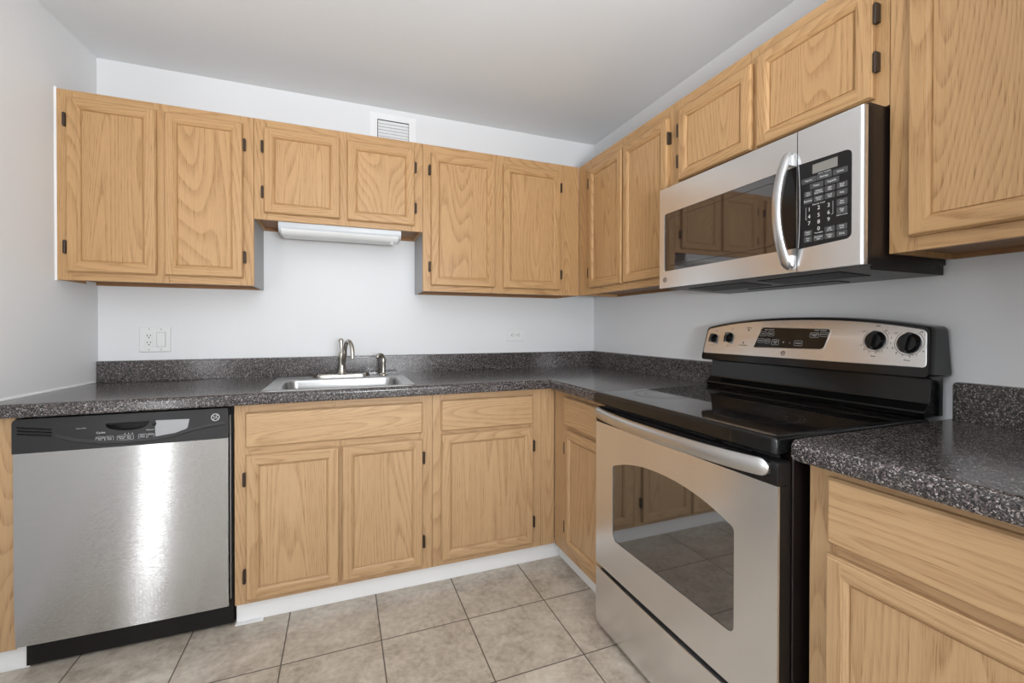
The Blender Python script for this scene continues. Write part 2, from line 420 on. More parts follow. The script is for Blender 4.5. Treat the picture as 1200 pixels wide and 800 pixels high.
# ------------------------------------------------------------------ cabinet builders (local: x right, -y to the front, z up)
DT = 0.019
def hinge_mesh():
    b = MB()
    b.box(-0.0058, 0.0050, -0.0020, 0.0, -0.024, 0.024)
    b.prism([(-0.0048, -0.0250), (0.0048, -0.0250), (0.0052, -0.0225), (0.0052, 0.0225), (0.0048, 0.0250), (-0.0048, 0.0250), (-0.0052, 0.0225), (-0.0052, -0.0225)], -0.0165, -0.0020)
    b.lathe([(0.0010, -0.0285), (0.0028, -0.0270), (0.0036, -0.0240), (0.0036, 0.0240), (0.0028, 0.0270), (0.0010, 0.0285)], (0, -0.0150, 0), 'Z', 10)
    for z in (-0.013, 0.013): b.lathe([(0.0022, 0.0), (0.0018, 0.0010)], (0.0, -0.0165, z), 'Y', 8)
    return b
_h = None
def hinge(door, x, y, z):
    global _h
    if _h is None:
        o = hinge_mesh().build('hinge', BRONZE, door); _h = o
    else:
        o = _h.copy(); COL.objects.link(o); o.parent = door
    o.location = (x, y, z); o['label'] = 'dark bronze hinge'
    return o
def ring_faces(b, R0, R1):                               # two rectangles (x0,x1,z0,z1,y): uprights take grain 0, rails grain 1
    def c(R): x0, x1, z0, z1, y = R; return [(x0, y, z0), (x1, y, z0), (x1, y, z1), (x0, y, z1)]
    p, q = c(R0), c(R1)
    for k, m in ((0, 1), (1, 0), (2, 1), (3, 0)):
        k2 = (k+1) % 4; b.quad(p[k], p[k2], q[k2], q[k], m)
def door(cab, x0, x1, z0, z1, yb, hside, hz=None, gap=0.0015):
    """Frame-and-panel door with a bevelled outer edge and a moulded inner edge."""
    yb -= gap; yf = yb-DT; b = MB()
    def R(i, d): return (x0+i, x1-i, z0+i, z1-i, yf+d)
    b.quad((x0, yb, z0), (x1, yb, z0), (x1, yb, z1), (x0, yb, z1))
    prof = [(0, DT), (0.0, 0.007), (0.0022, 0.0052), (0.0035, 0.0012), (0.0065, 0.0)]
    for (a, d), (a2, d2) in zip(prof, prof[1:]): ring_faces(b, R(a, d), R(a2, d2))
    i0, i1 = 0.0065, 0.033
    X0, X1, Z0, Z1 = x0+i0, x1-i0, z0+i0, z1-i0; P0, P1, Q0, Q1 = x0+i1, x1-i1, z0+i1, z1-i1
    b.quad((X0, yf, Z0), (P0, yf, Z0), (P0, yf, Z1), (X0, yf, Z1), 0); b.quad((P1, yf, Z0), (X1, yf, Z0), (X1, yf, Z1), (P1, yf, Z1), 0)
    b.quad((P0, yf, Z0), (P1, yf, Z0), (P1, yf, Q0), (P0, yf, Q0), 1); b.quad((P0, yf, Q1), (P1, yf, Q1), (P1, yf, Z1), (P0, yf, Z1), 1)
    prof = [(i1, 0), (i1+0.0012, 0.0016), (i1+0.004, 0.0012), (i1+0.008, 0.0035), (i1+0.0115, 0.0075), (i1+0.0125, 0.0115)]
    for (a, d), (a2, d2) in zip(prof, prof[1:]): ring_faces(b, R(a, d), R(a2, d2))
    d = b.build('door', OAKS, cab, smooth=22)
    p = MB(); i = i1+0.0120
    def rect(k, dd): return [(x0+k, yf+dd, z0+k), (x1-k, yf+dd, z0+k), (x1-k, yf+dd, z1-k), (x0+k, yf+dd, z1-k)]
    p.loft([rect(i, 0.0165), rect(i, 0.0115), rect(i+0.0025, 0.0112), rect(i+0.0035, 0.0085)], True, True, True)
    p.build('door_panel', OAKS, d, smooth=22)
    if hside:
        hx = x0-0.0062 if hside < 0 else x1+0.0062
        for z in (hz or (z0+0.092, z1-0.092)): hinge(d, hx, yb+gap-0.0005, z)
    return d
def drawer_front(cab, x0, x1, z0, z1, yb, name='drawer_front'):
    yb -= 0.0015; yf = yb-DT; b = MB()
    def rect(i, d): return [(x0+i, yf+d, z0+i), (x1-i, yf+d, z0+i), (x1-i, yf+d, z1-i), (x0+i, yf+d, z1-i)]
    b.loft([rect(0, DT), rect(0, 0.008), rect(0.002, 0.0062), rect(0.0045, 0.0016), rect(0.0085, 0.0)], True, True, True)
    return b.build(name, OAK_X, cab, smooth=22)
def face_frame(cab, W, z0, z1, yf, stiles, rails, t=0.019):
    """Upright stiles run the full height, rails sit between them; one mesh."""
    b = MB()
    for a, c in stiles: b.box(a, c, yf, yf+t, z0, z1, 0)
    for (a, c, p, q) in rails: b.box(a+0.0003, c-0.0003, yf+0.0002, yf+t, p, q, 1)
    return b.build('face_frame', OAKS, cab, bevel=0.0008, segs=1)
def carcass(cab, W, z0, z1, dep, lside=OAK_Z, rside=OAK_Z, bottom=True, top=True, raise_=0.014):
    b = MB(); t = 0.013; yf = -dep+0.0195; yb = -0.001
    b.box(0.0005, t, yf, yb, z0+0.0005, z1-0.0005, 0); b.box(W-t, W-0.0005, yf, yb, z0+0.0005, z1-0.0005, 1)
    if bottom: b.box(t, W-t, yf, yb-0.012, z0+raise_, z0+raise_+0.012, 2)
    if top: b.box(t, W-t, yf, yb, z1-0.013, z1-0.0005, 2)
    b.box(t, W-t, yb-0.012, yb, z0+0.0008, z1-0.014, 2)
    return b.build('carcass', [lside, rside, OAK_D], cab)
RW = -PI/2
UD = 0.2743
def upper(label, loc, rz, W, z0, z1, doors, lside=OAK_Z, rside=OAK_Z, filler=0.0, top_rail=0.045, bot_rail=0.042):
    c = thing('upper_cabinet', label, 'cabinet', (loc[0], loc[1], z0), rz, 'oak upper cabinets')
    h = z1-z0
    carcass(c, W, 0, h, UD, lside, rside)
    xs = sorted(doors)
    edge = 0.012
    st = [(0.0006, xs[0][0]+edge)]; rl = []
    for a, d in zip(xs, xs[1:]): st.append((a[1]-edge, d[0]+edge))
    st.append((xs[-1][1]-edge, W-0.0006-filler))
    if filler: st.append((W-filler, W-0.0006))
    for a, d in zip(st, st[1:]):
        if d[0]-a[1] > 0.02:
            rl += [(a[1], d[0], 0, doors[0][2]-z0+edge), (a[1], d[0], doors[0][3]-z0-edge, h)]
    face_frame(c, W, 0, h, -UD, st, rl)
    for dd in doors:
        x0, x1, a, q, hs = dd[:5]
        door(c, x0, x1, a-z0, q-z0, -UD, hs, [z-z0 for z in dd[5]] if len(dd) > 5 else None)
    return c
HZ = (1.484, 1.986)
A0 = -2.649
upper('tall two-door oak upper cabinet in the left corner, above the outlet-and-switch plate', (A0, 0), 0, 0.6885, 1.3553, 2.1165,
      [(0.0395, 0.3310, 1.3875, 2.0835, -1, (1.486, 1.992)), (0.3595, 0.6475, 1.3875, 2.0810, 1, (1.481, 1.985))], rside=LAMGREY)
B0 = -1.9605
upper('short two-door oak upper cabinet over the sink, with a white light fixture under it', (B0, 0), 0, 0.7633, 1.6600, 2.1165,
      [(0.0415, 0.3640, 1.6900, 2.0775, -1, (1.782, 1.989)), (0.3970, 0.7195, 1.6870, 2.0740, 1, (1.776, 1.984))])
C0 = -1.1972
upper('tall two-door oak upper cabinet on the back wall beside the inside corner', (C0, 0), 0, 0.9229, 1.3553, 2.1165,
      [(0.0405, 0.3905, 1.3860, 2.0735, -1, (1.482, 1.982)), (0.4402, 0.7917, 1.3850, 2.0690, 1, (1.474, 1.977))], lside=LAMGREY, filler=0.0955)
upper('tall oak upper cabinet with two narrow doors on the right wall, left of the microwave', (0, -0.2752), RW, 0.7898, 1.3553, 2.1165,
      [(0.1340, 0.4440, 1.3880, 2.0580, -1, (1.474, 1.978)), (0.4580, 0.7710, 1.3880, 2.0610, 1, (1.474, 1.975))])
upper('short two-door oak upper cabinet directly above the microwave', (0, -1.0655), RW, 0.7910, 1.7410, 2.1165,
      [(0.0490, 0.3925, 1.7720, 2.0660, -1, (1.856, 1.984)), (0.4150, 0.7595, 1.7700, 2.0760, 1, (1.861, 1.988))])
upper('tall oak upper cabinet with one wide door at the right edge, right of the microwave', (0, -1.8570), RW, 0.5530, 1.3565, 2.1165,
      [(0.0470, 0.5080, 1.3905, 2.0835, 1)])

BD = 0.5967
OAK_Z, OAK_X = PALE_Z, PALE_X; OAKS = [OAK_Z, OAK_X]      # the base cabinets are a paler oak
def base(label, loc, rz, W, doors, drawers, zt=0.8690, z0=0.0870, fillers=(0, 0), fake=False):
    c = thing('base_cabinet', label, 'cabinet', (loc[0], loc[1], 0), rz, 'oak base cabinets')
    b = MB(); t = 0.013; yf = -BD+0.0195
    b.box(0.0005, t, yf, -0.001, z0, zt-0.0005, 0); b.box(W-t, W-0.0005, yf, -0.001, z0, zt-0.0005, 0)
    b.box(t, W-t, yf, -0.014, z0+0.012, z0+0.024, 1); b.box(t, W-t, -0.013, -0.001, z0, zt-0.014, 1)
    for a in (0.0005, W-t): b.box(a, a+t-0.0005, -0.5385, -0.001, 0.001, z0, 0)
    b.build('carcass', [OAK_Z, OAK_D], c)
    xs = sorted((d[0], d[1]) for d in doors); e = 0.012
    st = [(fillers[0]+0.0006, xs[0][0]+e)]
    for p, q in zip(xs, xs[1:]): st.append((p[1]-e, q[0]+e))
    st.append((xs[-1][1]-e, W-0.0006-fillers[1]))
    if fillers[0]: st.insert(0, (0.0006, fillers[0]-0.0006))
    if fillers[1]: st.append((W-fillers[1]+0.0006, W-0.0006))
    dz = drawers[0]; rl = []
    for p, q in zip(st, st[1:]):
        if q[0]-p[1] > 0.02:
            rl += [(p[1], q[0], z0, doors[0][2]+e), (p[1], q[0], doors[0][3]-e, dz[2]+e), (p[1], q[0], dz[3]-e, zt)]
    if fake:
        st2 = []
        for k, s in enumerate(st): st2.append(s)
        st = st2
    face_frame(c, W, z0, zt, -BD, st, rl)
    for d in drawers: drawer_front(c, d[0], d[1], d[2], d[3], -BD)
    for d in doors: door(c, d[0], d[1], d[2], d[3], -BD, d[4], d[5] if len(d) > 5 else None)
    return c
S0 = -1.9767
base('wide two-door oak base cabinet under the sink, right of the dishwasher', (S0, 0), 0, 0.7672,
     [(0.0412, 0.3765, 0.1060, 0.6700, -1, (0.200, 0.577)), (0.3885, 0.7210, 0.1100, 0.6720, 1, (0.215, 0.588))],
     [(0.0397, 0.7210, 0.7000, 0.8350)])
K0 = -1.2095
base('single-door oak base cabinet on the back wall between sink cabinet and inside corner', (K0, 0), 0, 0.6120,
     [(0.0385, 0.4883, 0.1150, 0.6830, 1, (0.219, 0.590))], [(0.0375, 0.4880, 0.6990, 0.8378)], fillers=(0, 0.0745))
base('narrow oak base cabinet tucked between the inside corner and the range', (0, -0.5985), RW, 0.4850,
     [(0.1355, 0.4500, 0.1365, 0.6900, -1)], [(0.1290, 0.4450, 0.7080, 0.8420)])
base('oak base cabinet under the short counter right of the range', (0, -1.8770), RW, 0.5330,
     [(0.0470, 0.4880, 0.1150, 0.6790, 1)], [(0.0480, 0.4880, 0.7030, 0.8450)])
o = MB().box(-2.662, -2.6055, -BD, -BD+0.019, 0.087, 0.869).build('filler_strip', OAK_Z, None, bevel=0.0008)
tag(o, 'narrow upright oak filler strip between the left wall and the dishwasher', 'panel')

# ------------------------------------------------------------------ countertops
CT, CB, CF = 0.914, 0.8700, 0.652
EDGE = [(0.020, CT), (0.012, CT-0.0006), (0.006, CT-0.003), (0.002, CT-0.0075), (0.0, CT-0.014), (0.0, CB+0.006), (0.003, CB+0.001), (0.010, CB), (0.055, CB)]
SX0, SX1, SY0, SY1 = -1.862, -1.309, -0.606, -0.135    # sink cut-out
def bsplash(b, x0, x1, y0, y1, along):
    pass
def counter_corner():
    c = thing('countertop', 'long L-shaped dark speckled countertop around the sink and inside corner', 'countertop', (0, 0, CB), 0, 'dark speckled countertops')
    c.location = (0, 0, 0)
    b = MB(); xl = lx(-0.3)-0.004; yr = -1.0800; q = CF-0.020
    xs = [xl, SX0, SX1, -q, -0.0008]; ys = [-0.0008, SY1, SY0, -q]
    for i in range(4):
        for j in range(3):
            if i == 1 and j == 1: continue
            b.quad((xs[i], ys[j], CT), (xs[i+1], ys[j], CT), (xs[i+1], ys[j+1], CT), (xs[i], ys[j+1], CT))
    b.quad((-q, -q, CT), (-0.0008, -q, CT), (-0.0008, yr, CT), (-q, yr, CT))
    for (i0, z0), (i1, z1) in zip(EDGE, EDGE[1:]):
        b.quad((xl, -CF+i0, z0), (-CF+i0, -CF+i0, z0), (-CF+i1, -CF+i1, z1), (xl, -CF+i1, z1))
        b.quad((-CF+i0, -CF+i0, z0), (-CF+i0, yr, z0), (-CF+i1, yr, z1), (-CF+i1, -CF+i1, z1))
    b.loft([[(x, y, CT) for x, y in ((SX0, SY0), (SX1, SY0), (SX1, SY1), (SX0, SY1))], [(x, y, CB) for x, y in ((SX0, SY0), (SX1, SY0), (SX1, SY1), (SX0, SY1))]])
    b.face([(-CF+i, yr, z) for i, z in EDGE]+[(-0.0008, yr, CB), (-0.0008, yr, CT)])
    b.face([(xl, -CF+i, z) for i, z in EDGE]+[(xl, -0.0008, CB), (xl, -0.0008, CT)])
    b.build('worktop', GRANITE, c, smooth=30)
    t = 0.020; zb = 1.0105
    P = [(0.0, 0.0), (t, 0.0), (t, zb-CT-0.007), (t-0.002, zb-CT-0.002), (t-0.007, zb-CT), (0.0, zb-CT)]
    xb = lx(-0.02)+0.003
    k = MB().loft([[(xb, -0.0008-p, CT+h+0.0003) for p, h in P], [(-0.0008-p, -0.0008-p, CT+h+0.0003) for p, h in P]], True, True, True)
    k.build('backsplash', GRANITE, c, smooth=30)
    k = MB().loft([[(-0.0008-p, -0.0012-p, CT+h+0.0003) for p, h in P], [(-0.0008-p, yr+0.0, CT+h+0.0003) for p, h in P]], True, True, True)
    k.build('backsplash', GRANITE, c, smooth=30)
counter_corner()
def counter_right():
    c = thing('countertop', 'short dark speckled countertop at the right edge, right of the range', 'countertop', (0, 0, 0), 0, 'dark speckled countertops')
    b = MB(); y0, y1 = -1.8680, -2.42; q = CF-0.020
    prof = [(-0.0008, CB), (-0.0008, CT)]+[(-CF+i, z) for i, z in EDGE]
    r = 0.012
    rings = []
    rings.append([(x, y1, z) for x, z in prof])
    rings.append([(x, y0-r, z) for x, z in prof])
    rings.append([(x+(0.0 if x > -CF+0.03 else 0.002), y0-r*0.3, z) for x, z in prof])
    rings.append([(x+(0.0 if x > -CF+0.03 else 0.009), y0, z) for x, z in prof])
    b.loft(rings, True, True, True)
    b.build('worktop', GRANITE, c, smooth=30)
    t = 0.020; h = 0.1035
    out = round_poly([(-1.8735, CT+0.0003), (-1.8735, CT+h), (-2.42, CT+h), (-2.42, CT+0.0003)], [0, 0.012, 0, 0], 6)
    k = MB().loft([[(-0.0008, y, z) for y, z in out], [(-t+0.003, y, z) for y, z in out],
                   [(-t, y-0.002 if y > -2 else y, z-0.002 if z > CT+0.05 else z) for y, z in out]], True, True, True)
    k.build('backsplash', GRANITE, c, smooth=30)
counter_right()

# ------------------------------------------------------------------ sink, faucet, dispenser
def sink():
    c = thing('sink', 'single-bowl stainless steel drop-in sink in the back counter', 'sink', (-1.5855, -0.375, CT))
    hx, hy = 0.2985, 0.2490; n = 6
    by, bh = -0.052, 0.1650                              # bowl centre and half depth
    b = MB()
    def rg(cx, cy, a, d, r, z): return [(x, y, z) for x, y in rrect(cx, cy, a, d, r, n)]
    rings = [rg(0, 0, hx, hy, 0.020, 0.0006), rg(0, 0, hx-0.001, hy-0.001, 0.020, 0.0035), rg(0, 0, hx-0.006, hy-0.006, 0.018, 0.0052),
             rg(0, 0, hx-0.012, hy-0.012, 0.016, 0.0040), rg(0, 0, hx-0.016, hy-0.014, 0.016, 0.0034),
             rg(0, by, 0.2520, bh+0.008, 0.052, 0.0034), rg(0, by, 0.2470, bh+0.003, 0.050, 0.0005), rg(0, by, 0.2440, bh, 0.048, -0.008),
             rg(0, by, 0.2380, bh-0.005, 0.046, -0.140), rg(0, by, 0.2280, bh-0.014, 0.042, -0.158), rg(0, by, 0.2000, bh-0.04, 0.036, -0.164), rg(0, by, 0.055, 0.055, 0.054, -0.168)]
    b.loft(rings, True, False, True)
    b.build('basin', STEEL_SINK, c, smooth=60, fix=False)
    d = MB().lathe([(0.052, -0.1678), (0.050, -0.165), (0.040, -0.1655), (0.034, -0.1675), (0.010, -0.1675), (0.006, -0.164)], (0, by, 0), 'Z', 24)
    d.build('drain_strainer', NICKEL, c)
sink()
def faucet():
    z0 = CT+0.0040
    c = thing('faucet', 'brushed nickel single-lever kitchen faucet on a pale deck plate behind the sink', 'faucet', (-1.588, -0.178, z0))
    b = MB()                                             # deck plate
    r0 = rrect(0, 0, 0.118, 0.026, 0.025, 6)
    b.loft([[(x, y, 0.0003) for x, y in r0], [(x, y, 0.007) for x, y in r0], [(x*0.96, y*0.9, 0.011) for x, y in r0], [(x*0.5, y*0.5, 0.0125) for x, y in r0]], True, True, True)
    b.build('deck_plate', PALE_NICKEL, c)
    for s in (-1, 1):
        MB().lathe([(0.009, 0.0003), (0.0095, 0.010), (0.006, 0.015), (0.001, 0.016)], (s*0.124, 0, 0), 'Z', 14).build('end_cap', BRONZE, c)
    b = MB().lathe([(0.024, 0.0118), (0.024, 0.016), (0.019, 0.022), (0.0165, 0.045), (0.0165, 0.088), (0.018, 0.094), (0.018, 0.112), (0.014, 0.122), (0.004, 0.126)], (0, 0, 0), 'Z', 20)
    b.build('body', NICKEL, c)
    p = []
    for k in range(15):
        a = PI*k/14*0.93
        p.append((0.012+0.020*(1-math.cos(a))*0.9, -0.020-0.045*(1-math.cos(a)), 0.112+0.068*math.sin(a)))
    p = [(0.004, -0.006, 0.060), (0.008, -0.014, 0.090)]+p+[(0.049, -0.114, 0.095)]
    MB().tube(p, [0.0115]*4+[0.0105]*(len(p)-5)+[0.0100], 12).build('spout', NICKEL, c)
    MB().tube([(-0.002, 0.004, 0.120), (-0.003, 0.008, 0.140), (-0.003, 0.012, 0.165), (-0.004, 0.014, 0.184), (-0.004, 0.015, 0.191)], [0.009, 0.0075, 0.0095, 0.0125, 0.0070], 12).build('lever', NICKEL, c)
faucet()
def dispenser():
    z0 = CT+0.0040
    c = thing('soap_dispenser', 'short brushed nickel soap dispenser with hooked spout, right of the faucet', 'soap dispenser', (-1.386, -0.178, z0))
    MB().lathe([(0.022, 0.0003), (0.022, 0.005), (0.014, 0.010), (0.011, 0.016), (0.0115, 0.055), (0.013, 0.066), (0.013, 0.074)], (0, 0, 0), 'Z', 18).build('body', NICKEL, c)
    p = [(0, 0, 0.070), (0, 0, 0.086), (-0.003, -0.002, 0.096), (-0.010, -0.006, 0.103), (-0.020, -0.012, 0.105), (-0.028, -0.017, 0.101), (-0.032, -0.020, 0.092)]
    MB().tube(p, [0.013, 0.0125, 0.0120, 0.0115, 0.011, 0.0115, 0.0095], 12).build('nozzle', NICKEL, c)
dispenser()

# ------------------------------------------------------------------ dishwasher (origin on the floor at its centre)
def dishwasher():
    X0 = -2.2955
    c = thing('dishwasher', 'stainless steel dishwasher with black control strip left of the sink cabinet', 'dishwasher', (X0, 0, 0))
    w = 0.3030; yf = -0.622
    MB().box(-0.296, 0.312, -0.575, -0.02, 0.012, 0.866).build('tub_housing', BLACKP, c)
    # door panel, gently bowed, tucked in at the foot
    nx, nz = 24, 20; rows = []
    for j in range(nz+1):
        z = 0.1010+(0.7465-0.1010)*j/nz; row = []
        for i in range(nx+1):
            x = -w+2*w*i/nx; u = x/w; t = j/nz
            y = yf-0.0035*(1-u*u)+0.010*max(0, 0.32-t)**2/0.32**2*0.8
            row.append((x, y, z))
        rows.append(row)
    b = MB()
    b.loft(rows, False)
    b.loft([[(p[0], p[1], p[2]) for p in [r[0] for r in rows]], [(-w, -0.585, r[0][2]) for r in rows]], False)
    b.loft([[p for p in [r[-1] for r in rows]], [(w, -0.585, r[0][2]) for r in rows]], False)
    b.loft([rows[0], [(p[0], -0.585, p[2]) for p in rows[0]]], False)
    b.loft([rows[-1], [(p[0], -0.585, p[2]) for p in rows[-1]]], False)
    b.build('door_panel', STEEL_DW, c, smooth=40)
    # control strip with a raised lens-shaped field and a pocket grip
    out = round_poly([(-w-0.001, 0.7475), (w+0.001, 0.7475), (w+0.001, 0.8610), (-w-0.001, 0.8610)], [0, 0, 0.004, 0.016], 5)
    px = -2.2945-X0
    pocket = [(px-0.062, 0.8305)]+[(px-0.062*math.cos(a)*(1-0.0*a), 0.8305-0.0285*math.sin(a)**0.75) for a in [PI*k/14 for k in range(1, 14)]]+[(px+0.062, 0.8305)]
    b = MB(); plate_hole(b, out, pocket, yf-0.004, -0.585, 0)
    b.prism(pocket, -0.592, -0.588, 1)
    s = b.build('control_strip', [DWBLACK, BLACKP], c, smooth=30)
    arc = [(-2.490, 0.7950), (-2.44, 0.7755), (-2.373, 0.7625), (-2.295, 0.7575), (-2.2154, 0.7615), (-2.16, 0.7700), (-2.1136, 0.7820), (-2.06, 0.7930), (-2.0007, 0.8010)]
    b = MB()
    top = [(x-X0, 0.8600) for x, z in arc]
    b.loft([[(x-X0, yf-0.0040, z-0.003) for x, z in arc], [(x-X0, yf-0.0062, z) for x, z in arc], [(x-X0, yf-0.0062, min(0.8330, z+0.03) if 0 else z+0.006) for x, z in arc], [(x-X0, yf-0.0040, z+0.012) for x, z in arc]], False)
    b.build('moulded_ridge', DWBLACK, s)
    # grip lip over the pocket
    b = MB(); b.box(px-0.0615, px+0.0615, yf-0.0005, yf+0.012, 0.8240, 0.8300)
    b.build('grip_lip', BLACKP, s, bevel=0.002)
    b = MB()
    for k in range(3):
        z = 0.8370-0.0105*k
        b.loft([[(-2.5855-X0, yf-0.0046, z-k*0.0), (-2.5855-X0, yf-0.0075, z-0.002), (-2.5855-X0, yf-0.0046, z-0.006)],
                [(-2.4985-X0, yf-0.0046, z-0.013), (-2.4985-X0, yf-0.0065, z-0.015), (-2.4985-X0, yf-0.0046, z-0.019)]], True, True, True)
    b.build('vent_louvre', BLACK, s)
    res = round_poly([(-2.2135, 0.7735), (-2.1560, 0.7815), (-2.1210, 0.7935), (-2.1165, 0.8000), (-2.1115, 0.8290), (-2.2140, 0.8315), (-2.2100, 0.8200), (-2.2150, 0.8080)], 0.003, 2)
    MB().prism([(x-X0, z) for x, z in res], yf-0.0071, yf-0.0041).build('peeled_overlay', RESIDUE, s)
    b = MB()
    y = yf-0.0042
    for t, x, z, sz in (('Cycles', -2.369, 0.8000, 0.0095), ('Options', -2.2300, 0.7990, 0.0070), ('Heated\nDry', -2.371, 0.7785, 0.0066), ('Rinse\nOnly', -2.3455, 0.7775, 0.0062),
                        ('Normal\nWash', -2.311, 0.7775, 0.0066), ('Pots\nPans', -2.2905, 0.7775, 0.0066), ('Start\nReset', -2.252, 0.7785, 0.0066), ('Delay', -2.228, 0.7815, 0.0062), ('SpaceMaker', -2.4216, 0.8190, 0.0050)):
        if t == 'SpaceMaker': t = 'Sensor Wash'
        b = MB(); add_text(b, t, sz, x-X0, y, z); b.build('lettering', LEGEND, s, fix=False)
    b = MB()
    for x in (-2.302, -2.2915, -2.281): b.box(x-X0-0.001, x-X0+0.001, y-0.0004, y, 0.789, 0.7925)
    b.build('cycle_light', LEGEND, s, fix=False)
    b = MB()
    for x, hw in ((-2.371, 0.0125), (-2.3455, 0.0120), (-2.301, 0.0235), (-2.252, 0.0120), (-2.228, 0.0095)):
        o_ = rrect(x-X0, 0.7775, hw, 0.0085, 0.004, 4); i_ = rrect(x-X0, 0.7775, hw-0.0008, 0.0077, 0.0035, 4)
        b.loft([[(p, y-0.0003, q) for p, q in o_], [(p, y-0.0003, q) for p, q in i_]])
    b.build('button_outline', LEGEND, s, fix=False)
    MB().lathe([(0.006, 0), (0.0055, 0.003), (0.002, 0.004)], (-2.2185-X0, y, 0.8190), 'Y', 12).build('latch_light', BLACK, s)
    badge(s, -2.0311-X0, yf-0.0044, 0.8290, 0.0140, LEGEND)
    MB().box(w+0.0035, w+0.0055, -0.602, -0.58, 0.12, 0.83).build('side_seal', SATIN, c)
    MB().box(-0.275, 0.3160, -0.540, -0.530, 0.004, 0.098).build('kick_plate', BLACKP, c)
    for sx in (-0.25, 0.28): MB().lathe([(0.014, 0.0), (0.014, 0.006), (0.006, 0.008), (0.006, 0.02)], (sx, -0.48, 0), 'Z', 10).build('levelling_foot', BLACKP, c)
dishwasher()

